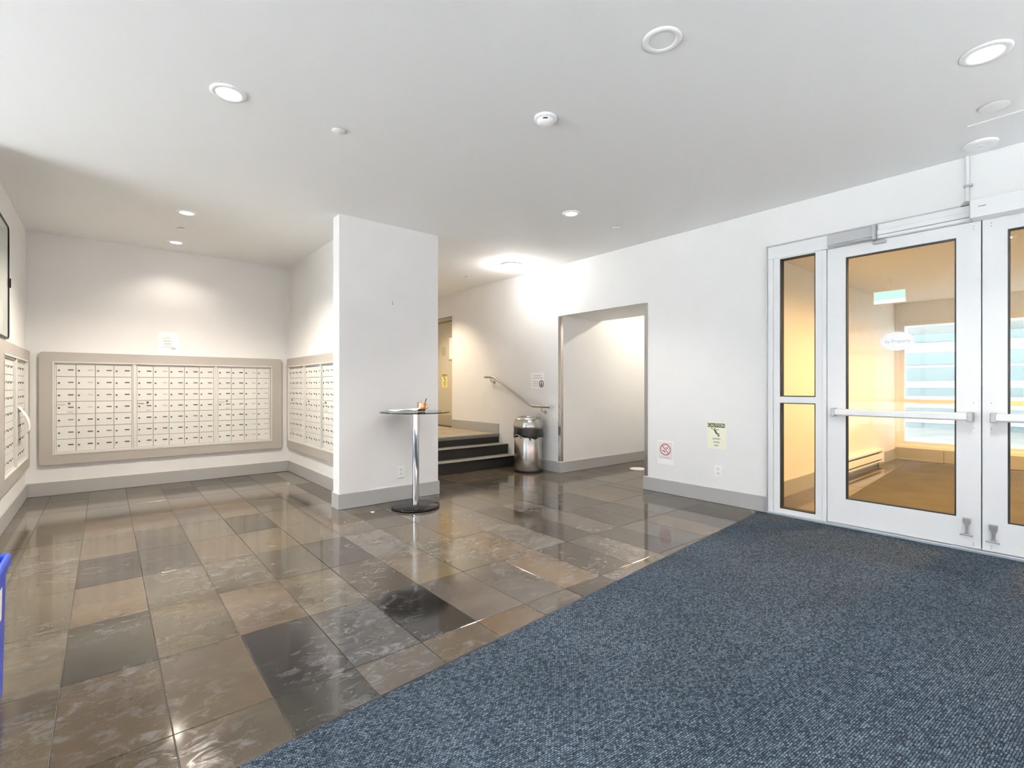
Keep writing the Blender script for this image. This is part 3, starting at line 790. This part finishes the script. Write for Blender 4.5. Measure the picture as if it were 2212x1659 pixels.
# ------------------------------------------------------------------ entrance doors
FX0, FX1 = 4.80, 4.93         # frame depth
def leaf(n, y0, y1, g0, g1, label):
    """leaf between y0<y1 with glass g0<g1"""
    d = thing('door_%d' % n, label, 'door', (4.84, y0, 0)); d['kind'] = 'structure'
    LX0, LX1 = 4.815, 4.86
    zb, zt, q0, q1 = 0.033, 2.381, 0.245, 2.288
    fr = B().box(LX0, LX1, y0, g0, zb, zt).box(LX0, LX1, g1, y1, zb, zt).box(LX0, LX1, g0, g1, zb, q0).box(LX0, LX1, g0, g1, q1, zt).build('leaf_frame', 'white_metal', d)
    k = 0.010
    B().box(LX0 + 0.004, LX1 - 0.004, g0, g0 + k, q0, q1).box(LX0 + 0.004, LX1 - 0.004, g1 - k, g1, q0, q1).box(LX0 + 0.004, LX1 - 0.004, g0 + k, g1 - k, q0, q0 + k).box(LX0 + 0.004, LX1 - 0.004, g0 + k, g1 - k, q1 - k, q1).build('gasket', 'dark_gasket', d)
    B().box(4.835, 4.841, g0 + k, g1 - k, q0 + k, q1 - k).build('pane', 'pane_glass', d)
    pb0, pb1 = y0 + 0.035, y1 - 0.045
    bar = B()
    pr = [(4.752, 0.952), (4.745, 0.962), (4.745, 0.996), (4.752, 1.006), (4.775, 1.008), (4.775, 0.950)]
    bar.add([(x, pb0 + 0.03, z) for x, z in pr] + [(x, pb1 - 0.03, z) for x, z in pr], [tuple(range(6)), tuple(range(11, 5, -1))] + [(i, i + 6, (i + 1) % 6 + 6, (i + 1) % 6) for i in range(6)])
    pb = bar.build('push_bar', 'white_metal', d)
    for ya, yb in ((pb0, pb0 + 0.032), (pb1 - 0.032, pb1)):
        B().box(4.742, LX0, ya, yb, 0.944, 1.013).build('end_cap', 'grey_metal', pb, bevel=0.006)
    return d
door1 = leaf(1, 0.572, 1.540, 0.704, 1.404, 'white entrance door leaf with oval sign on its glass')
door2 = leaf(2, -0.405, 0.564, -0.268, 0.437, 'white entrance door leaf at the right picture edge')
for d, y in ((door1, 0.645), (door2, 0.508)):
    h = B(); yy = lambda a: y + a
    z0 = 0.10 if d is door2 else 0.12
    v2 = [(-0.022, z0 + 0.125), (0.022, z0 + 0.125), (0.020, z0 + 0.095), (0.006, z0 + 0.070), (0.006, z0 + 0.025), (0.014, z0 + 0.012), (-0.014, z0 + 0.012), (-0.006, z0 + 0.025), (-0.006, z0 + 0.070), (-0.020, z0 + 0.095)]
    n = len(v2)
    h.add([(4.790, y + a, z) for a, z in v2] + [(4.8145, y + a, z) for a, z in v2], [tuple(range(n)), tuple(range(2 * n - 1, n - 1, -1))] + [(i, i + n, (i + 1) % n + n, (i + 1) % n) for i in range(n)])
    hold = h.build('kick_down_holder', 'steel_rail', d, bevel=0.002)
    B().tube([(4.785, y - 0.034, z0 + 0.004), (4.775, y - 0.012, z0 + 0.010), (4.775, y + 0.012, z0 + 0.010), (4.785, y + 0.034, z0 + 0.004)], 0.006, 8).build('rubber_foot', 'grey_metal', hold)
    for zz in (0.055, 0.072, 2.33, 2.35, 1.08, 0.90):
        s = B(); yo = y + (0.035 if d is door1 else -0.01) * (-1)
        s.add([(4.8135 if k < 8 else 4.8155, yo + 0.004 * math.cos(PI * k / 4), zz + 0.004 * math.sin(PI * k / 4)) for k in range(16)], [tuple(range(7, -1, -1))] + [(k, (k + 1) % 8, (k + 1) % 8 + 8, k + 8) for k in range(8)])
        s.build('screw', 'grey_metal', d)

# frame, mullions and sidelight
trim = B()
trim.box(FX0, FX1, 1.985, 2.03, 0.02, 2.384).box(FX0, FX1, 1.545, 1.575, 0.02, 2.38).box(FX0, FX1, -1.0, 2.03, 2.385, 2.50)
trim.box(FX0, FX1, -0.44, -0.41, 0.02, 2.385).box(FX0, FX1, -1.0, -0.955, 0.02, 2.385)
S('trim_1', trim, 'white_metal', bevel=0.003)
S('trim_2', B().box(FX0 - 0.004, FX0 + 0.03, 2.03, 2.042, 0.0, 2.512).box(FX0 - 0.004, FX0 + 0.03, -1.0, 2.042, 2.50, 2.512), 'grey_metal')
def light_win(n, y0, y1, label):
    w = thing('window_%d' % n, label, 'window', (4.84, y0, 0)); w['kind'] = 'structure'
    a, b_ = y0 + 0.055, y1 - 0.055
    X0, X1 = 4.812, 4.88
    B().box(X0, X1, y0, a, 0.02, 2.385).box(X0, X1, b_, y1, 0.02, 2.385).box(X0, X1, a, b_, 0.02, 0.07).box(X0, X1, a, b_, 1.047, 1.103).box(X0, X1, a, b_, 2.375, 2.385).build('sash', 'white_metal', w)
    for z0, z1 in ((0.07, 1.047), (1.103, 2.375)):
        k = 0.009
        B().box(X0 + 0.004, X1, a, a + k, z0, z1).box(X0 + 0.004, X1, b_ - k, b_, z0, z1).box(X0 + 0.004, X1, a + k, b_ - k, z0, z0 + k).box(X0 + 0.004, X1, a + k, b_ - k, z1 - k, z1).build('gasket', 'dark_gasket', w)
        B().box(4.842, 4.848, a + k, b_ - k, z0 + k, z1 - k).build('pane', 'pane_glass', w)
light_win(1, 1.577, 1.983, 'narrow two-pane sidelight beside the entrance door')
light_win(2, -0.953, -0.442, 'sidelight beyond the right entrance door')
B().box(4.8605, 4.868, 0.555, 0.582, 0.035, 2.38).build('meeting_strip', 'grey_metal', door1)
S('trim_3', B().box(4.778, 4.95, -1.0, 2.03, 0.0, 0.030), 'threshold', bevel=0.004)

# oval sign on the glass, lettered on its far side
ov = thing('oval_sign', 'white oval sign stuck on the entrance door glass', 'sign', (4.833, 1.168, 1.48), R(-90))
W[ov] = Vector((0, 0, 0))
B().wallprism(ell(0.11, 0.075, 0.110, 0.075, 48), -0.004, 0.0).build('plate', 'white_plastic', ov, bevel=0.001)
text('lettering', 'by Property', 0.034, 'ink_light', ov, (0.115, -0.0045, 0.075), 1.0, 0.0003)

# closer, header cover, operator, conduit
cl = thing('door_closer', 'grey overhead door closer with folded arm above the door', 'door closer', (4.80, 1.2, 2.38))
B().box(4.792, 4.7995, 1.215, 1.535, 2.395, 2.497).build('back_plate', 'grey_metal', cl)
B().box(4.740, 4.7995, 1.178, 1.208, 2.375, 2.497).build('body', 'grey_metal', cl, bevel=0.004)
B().tube([(4.765, 1.52, 2.392), (4.745, 1.36, 2.390), (4.735, 1.20, 2.386)], [0.010, 0.012, 0.014], 8).build('main_arm', 'grey_metal', cl)
B().tube([(4.735, 1.20, 2.386), (4.765, 1.30, 2.400)], 0.012, 8).build('forearm', 'white_metal', cl)
B().box(4.775, 4.8145, 1.125, 1.205, 2.345, 2.368).build('foot_bracket', 'grey_metal', cl, bevel=0.005)
hd = thing('header_cover', 'ribbed white header cover above the left door leaf', 'door header', (4.79, 0.9, 2.385))
B().box(4.780, 4.7995, 0.62, 1.176, 2.452, 2.498).build('upper_rib', 'white_metal', hd, bevel=0.003)
B().box(4.770, 4.7995, 0.62, 1.176, 2.412, 2.450).build('middle_rib', 'white_metal', hd, bevel=0.003)
B().box(4.780, 4.7995, 0.62, 1.176, 2.386, 2.410).build('lower_rib', 'white_metal', hd, bevel=0.003)
op = thing('door_operator', 'boxy white automatic door operator above the right leaf', 'door operator', (4.72, 0.1, 2.38))
B().box(4.680, 4.7995, -0.40, 0.612, 2.378, 2.505).build('housing', 'white_metal', op, bevel=0.004)
B().box(4.684, 4.7985, 0.6125, 0.616, 2.380, 2.503).build('end_plate', 'grey_metal', op)
B().box(4.6785, 4.6805, 0.53, 0.57, 2.448, 2.452).build('status_slot', 'ink', op)
cd = thing('cable_conduit', 'thin grey conduit running from ceiling to door header', 'conduit', (4.826, 0.646, 2.5))
B().tube([(4.826, 0.646, 2.51), (4.826, 0.646, H - 0.001)], 0.012, 12).build('pipe', 'white_metal', cd)
B().box(4.808, 4.8395, 0.615, 0.665, 2.645, 2.660).build('clip', 'grey_metal', cd, bevel=0.003)
B().lathe([(0.034, 2.503), (0.034, 2.510), (0.014, 2.535)], (4.805, 0.646), 16).build('flange', 'grey_metal', cd)

# ------------------------------------------------------------------ landing door
d3 = thing('door_3', 'beige landing door behind the pillar with yellow notice', 'door', (4.93, 7.6, 0.45)); d3['kind'] = 'structure'
B().box(4.93, 4.97, 7.60, 8.46, 0.46, 2.40).build('leaf', 'door_beige', d3, bevel=0.003)
B().box(4.86, 5.0, 7.562, 7.598, 0.452, 2.465).box(4.86, 5.0, 8.462, 8.498, 0.452, 2.465).box(4.86, 5.0, 7.598, 8.462, 2.405, 2.465).build('door_frame', 'door_trim', d3, bevel=0.003)
wn = B().box(4.922, 4.932, 7.66, 7.80, 1.68, 2.12).build('vision_frame', 'grey_metal', d3)
B().box(4.919, 4.923, 7.675, 7.785, 1.70, 2.10).build('vision_pane', 'white_plastic', wn)
rp = B(); rp.add([(4.922 if k < 24 else 4.9295, 7.99 + 0.075 * math.cos(2 * PI * (k % 24) / 24), 1.86 + 0.085 * math.sin(2 * PI * (k % 24) / 24)) for k in range(48)], [tuple(range(23, -1, -1))] + [(k, (k + 1) % 24, (k + 1) % 24 + 24, k + 24) for k in range(24)])
rp.build('round_plate', 'door_trim', d3)
B().box(4.925, 4.9295, 7.602, 8.458, 0.462, 0.66).build('kick_plate', 'door_trim', d3)
rs = thing('caution_sign', 'yellow caution sign on the beige landing door', 'sign', (4.929, 8.05, 1.17), R(-90)); W[rs] = Vector((0, 0, 0))
caution(None, 0, 0, 0.20, 0.27, True, rs)

# ------------------------------------------------------------------ vestibule contents
vm = tag(B().prism([(5.08, 1.70), (9.75, 2.00), (9.75, -2.0), (5.08, -2.0)], 0.0005, 0.010).build('vestibule_mat', 'vest_mat'), 'brown floor mat seen through the entrance door glass', 'mat')
ht = thing('baseboard_heater', 'long cream baseboard heater along the vestibule wall', 'heater', (8.25, 2.2, 0))
B().box(7.50, 9.06, 2.165, 2.2295, 0.215, 0.245).build('top_cover', 'white_plastic', ht, bevel=0.004)
B().box(7.50, 9.06, 2.200, 2.2295, 0.07, 0.215).build('back', 'mail_dark', ht)
B().box(7.50, 9.06, 2.158, 2.166, 0.105, 0.195).build('front_panel', 'white_plastic', ht, bevel=0.003)
B().box(7.50, 9.06, 2.165, 2.2295, 0.06, 0.075).build('lower_lip', 'white_plastic', ht)
for xx in (7.44, 9.06): B().box(xx, xx + 0.06, 2.155, 2.2295, 0.055, 0.248).build('end_box', 'white_plastic', ht, bevel=0.004)
ex_ = thing('exit_sign', 'glowing pale green exit sign near the vestibule ceiling', 'exit sign', (7.5, 1.7, 2.22))
B().box(7.49, 7.55, 1.55, 1.885, 2.225, 2.385).build('housing', 'white_plastic', ex_, bevel=0.004)
B().box(7.4885, 7.4905, 1.56, 1.875, 2.275, 2.378).build('lit_face', 'exit_glow', ex_)
B().box(7.4885, 7.4905, 1.56, 1.875, 2.232, 2.274).build('lower_lit_band', 'exit_white', ex_)
B().box(7.51, 7.53, 1.70, 1.74, 2.385, 2.55).build('stem', 'white_plastic', ex_)

# glazing of the far vestibule wall
def glazed(n, label, axis, plane, s0, s1, z0, z1, posts, rails, t=0.05):
    w = thing('window_%d' % n, label, 'window', (plane, s0, z0) if axis == 'x' else (s0, plane, z0)); w['kind'] = 'structure'
    b = B(); fw = 0.06
    def bar(a0, a1, c0, c1, q=None):
        (q or b).box(plane, plane + t, a0, a1, c0, c1) if axis == 'x' else (q or b).box(a0, a1, plane, plane + t, c0, c1)
    bar(s0, s0 + fw, z0, z1); bar(s1 - fw, s1, z0, z1); bar(s0 + fw, s1 - fw, z0, z0 + fw); bar(s0 + fw, s1 - fw, z1 - fw, z1)
    for p in posts: bar(p - 0.04, p + 0.04, z0 + fw, z1 - fw)
    for q in rails: bar(s0 + fw, s1 - fw, q - 0.035, q + 0.035)
    b.build('frame', 'white_metal', w)
    xs = [s0 + fw] + sorted(posts) + [s1 - fw]; zs = [z0 + fw] + sorted(rails) + [z1 - fw]
    for a0, a1 in zip(xs[:-1], xs[1:]):
        for c0, c1 in zip(zs[:-1], zs[1:]):
            q = B(); p0, p1 = plane + t * 0.45, plane + t * 0.55
            if axis == 'x': q.box(p0, p1, a0 + 0.041, a1 - 0.041, c0 + 0.036, c1 - 0.036)
            else: q.box(a0 + 0.041, a1 - 0.041, p0, p1, c0 + 0.036, c1 - 0.036)
            q.build('pane', 'pane_glass', w)
glazed(3, 'glazed vestibule wall towards the outside backdrop', 'x', 10.08, -1.9, 2.17, 0.24, 2.24, [1.05, 0.15, -0.9], [0.95])
# storefront glazing on the left, behind the camera: the daylight of the room
glazed(4, 'tall storefront glazing behind the camera that lets in daylight', 'x', -5.12, 1.70, 4.75, 0.06, 2.62, [2.75, 3.75], [0.85, 2.05])
glazed(5, 'low glazing added behind the camera to brighten the ceiling', 'y', -3.25, -5.0, 4.80, 0.06, 1.12, [-3.4, -1.8, -0.2, 1.4, 3.0], [])  # unseen strip window, put in so sunlit paving brightens the ceiling
plain('brick_red', (0.16, 0.10, 0.08), 0.9, var=0.2)
S('wall_light_block', B().box(-5.2, 10.3, -5.0, -4.7, -0.05, 1.2), 'brick_red')  # unseen wall added to keep low window light off the pillar
S('wall_storefront', B().box(-5.2, -5.02, -3.15, 4.85, 2.62, H).box(-5.2, -5.02, 1.70, 4.75, 0, 0.06).box(-5.2, -5.02, 4.75, 4.85, 0, 2.62).box(-5.2, -5.02, -3.15, 1.70, 0, 2.62), 'paint')

# ------------------------------------------------------------------ ceiling fittings
def downlight(label, x, y, z=H, color=WARM, watt=60, lens='lens_cream', rad=0.085, cone=120, blend=0.7, lit=True, group='recessed ceiling lights'):
    o = thing('recessed_light', label, 'ceiling light', (x, y, z - 0.012), 0, group)
    B().lathe([(rad * 0.66, z - 0.002), (rad * 0.70, z - 0.009), (rad * 0.94, z - 0.009), (rad, z - 0.003), (rad, z - 0.0005)], (x, y), 36, False, False).build('trim_ring', 'white_plastic', o)
    B().lathe([(rad * 0.68, z - 0.004), (rad * 0.0, z - 0.006)], (x, y), 28, False, False).build('lens', lens if lit else 'ceiling_paint', o)
    if lit:
        d = bpy.data.lights.new('lamp', 'SPOT'); d.energy = watt; d.color = color; d.spot_size = R(cone); d.spot_blend = blend; d.shadow_soft_size = rad * 0.6
        l = bpy.data.objects.new('lamp', d); col.objects.link(l); l.parent = o; l.location = (0, 0, -0.006)
    return o
downlight('large recessed ceiling light at upper left, nearest the viewer', 0.538, 3.186, watt=60, color=CREAM, lens='lens_white', rad=0.092)
downlight('recessed ceiling light midway down the mailbox alcove', 0.60, 5.64, watt=108, cone=140, blend=0.6)
downlight('recessed ceiling light closest to the back mailbox wall', 0.63, 6.88, watt=9, cone=130, blend=0.6)
downlight('recessed ceiling light between the pillar and the entrance wall', 3.469, 3.297, watt=40, color=CREAM, lens='lens_white')
def dome_light(label, x, y, watt):
    o = thing('dome_light', label, 'ceiling light', (x, y, H - 0.06))
    B().lathe([(0.135, H - 0.0005), (0.135, H - 0.014), (0.125, H - 0.018)], (x, y), 36, False, True).build('base', 'white_plastic', o)
    B().lathe([(0.118, H - 0.016), (0.112, H - 0.030), (0.085, H - 0.050), (0.045, H - 0.060), (0.0, H - 0.062)], (x, y), 32, False, False).build('diffuser', 'lens_white', o)
    for a in (0.6, 2.7, 4.8):
        B().box(x + 0.117 * math.cos(a) - 0.008, x + 0.117 * math.cos(a) + 0.008, y + 0.117 * math.sin(a) - 0.008, y + 0.117 * math.sin(a) + 0.008, H - 0.036, H - 0.016).build('clip', 'grey_metal', o)
    d = bpy.data.lights.new('lamp', 'POINT'); d.energy = watt; d.color = CREAM; d.shadow_soft_size = 0.05
    l = bpy.data.objects.new('lamp', d); col.objects.link(l); l.parent = o; l.location = (0, 0, -0.07)
dome_light('bright dome ceiling light over the stairs beside the white wall', 4.283, 5.19, 7)
downlight('bright recessed ceiling light at the upper right corner', 3.40, 0.385, watt=45, color=CREAM, lens='lens_white', rad=0.10)
downlight('small recessed light deep over the stair landing', 4.05, 7.45, watt=60, rad=0.07, color=(1.0, 0.82, 0.58))
downlight('recessed light in the ceiling reflected in the right door glass', 1.2, 0.70, watt=40, color=CREAM, lens='lens_white')
downlight('recessed light near the storefront glazing reflected in the door glass', -1.6, 0.93, watt=40, color=CREAM, lens='lens_white')
downlight('recessed light inside the hallway beyond the opening', 6.73, 3.72, z=2.70, watt=32, color=WARM, cone=174, blend=0.1, rad=0.07)
downlight('vestibule ceiling light nearest the entrance doors', 6.3, 0.6, z=2.55, watt=150, color=AMBER, lens='lens_amber', cone=170)
downlight('vestibule ceiling light nearest the far glazing', 8.6, 0.3, z=2.55, watt=150, color=AMBER, lens='lens_amber', cone=170)
downlight('unlit round ceiling fitting at the top edge of the picture', 2.067, 1.366, lit=False, rad=0.092, group=None)

def cover(label, x, y, r=0.042, t=0.012):
    o = thing('sprinkler_cover', label, 'sprinkler cover', (x, y, H - t), 0, 'round sprinkler cover plates')
    B().lathe([(r * 0.6, H - 0.0005), (r * 0.6, H - t + 0.004)], (x, y), 20, False, False).build('cup', 'slot_dark', o)
    B().lathe([(0.0, H - t), (r * 0.93, H - t), (r, H - t + 0.002), (r, H - t + 0.004), (0.0, H - t + 0.004)], (x, y), 28, False, False).build('plate', 'white_plastic', o)
cover('round sprinkler cover right of the large upper-left light', 1.17, 3.19)
cover('round sprinkler cover between the two mailbox alcove lights', 0.62, 6.236)
cover('round sprinkler cover above the entrance wall near the pillar light', 4.13, 3.274)
cover('round sprinkler cover near the ceiling strip above the doors', 4.08, 0.428, 0.07, 0.010)
cover('tiny sprinkler cover above the stair landing', 4.245, 6.22)

sd = thing('smoke_detector', 'white domed smoke detector in the middle of ceiling', 'smoke detector', (2.11, 2.227, H - 0.045))
B().lathe([(0.070, H - 0.0005), (0.070, H - 0.012), (0.060, H - 0.016)], (2.11, 2.227), 32, False, True).build('base', 'white_plastic', sd)
B().lathe([(0.052, H - 0.015), (0.050, H - 0.030), (0.035, H - 0.042), (0.0, H - 0.045)], (2.11, 2.227), 32, False, False).build('dome', 'white_plastic', sd)
a = math.atan2(-2.227, -2.11)
B().tube([(2.11 + 0.050 * math.cos(a + d), 2.227 + 0.050 * math.sin(a + d), H - 0.026) for d in (-0.28, -0.14, 0, 0.14, 0.28)], 0.0045, 8).build('vent_slot', 'slot_dark', sd)
ds = thing('ceiling_sensor', 'flat round white sensor on ceiling above the conduit', 'sensor', (4.641, 0.553, H - 0.02))
B().lathe([(0.090, H - 0.0005), (0.092, H - 0.008), (0.088, H - 0.017), (0.07, H - 0.020)], (4.641, 0.553), 40, False, True).build('disc', 'white_plastic', ds)
B().lathe([(0.02, H - 0.019), (0.018, H - 0.024)], (4.641, 0.553), 16, False, True).build('button', 'white_metal', ds)
S('trim_4', B().box(4.268, 4.282, -1.2, 0.57, H - 0.006, H - 0.0005), 'white_plastic')
fp = thing('pale_floor_disc', 'pale round disc on the hallway floor', 'floor plate', (5.95, 4.33, 0.0))  # pale raised disc with a grey stud, standing for an unidentified round shape
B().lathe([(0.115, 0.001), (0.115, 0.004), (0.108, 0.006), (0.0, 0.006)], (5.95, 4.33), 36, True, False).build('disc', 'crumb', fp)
B().lathe([(0.012, 0.006), (0.010, 0.008)], (5.95, 4.33), 10, False, True).build('centre_stud', 'grey_metal', fp)
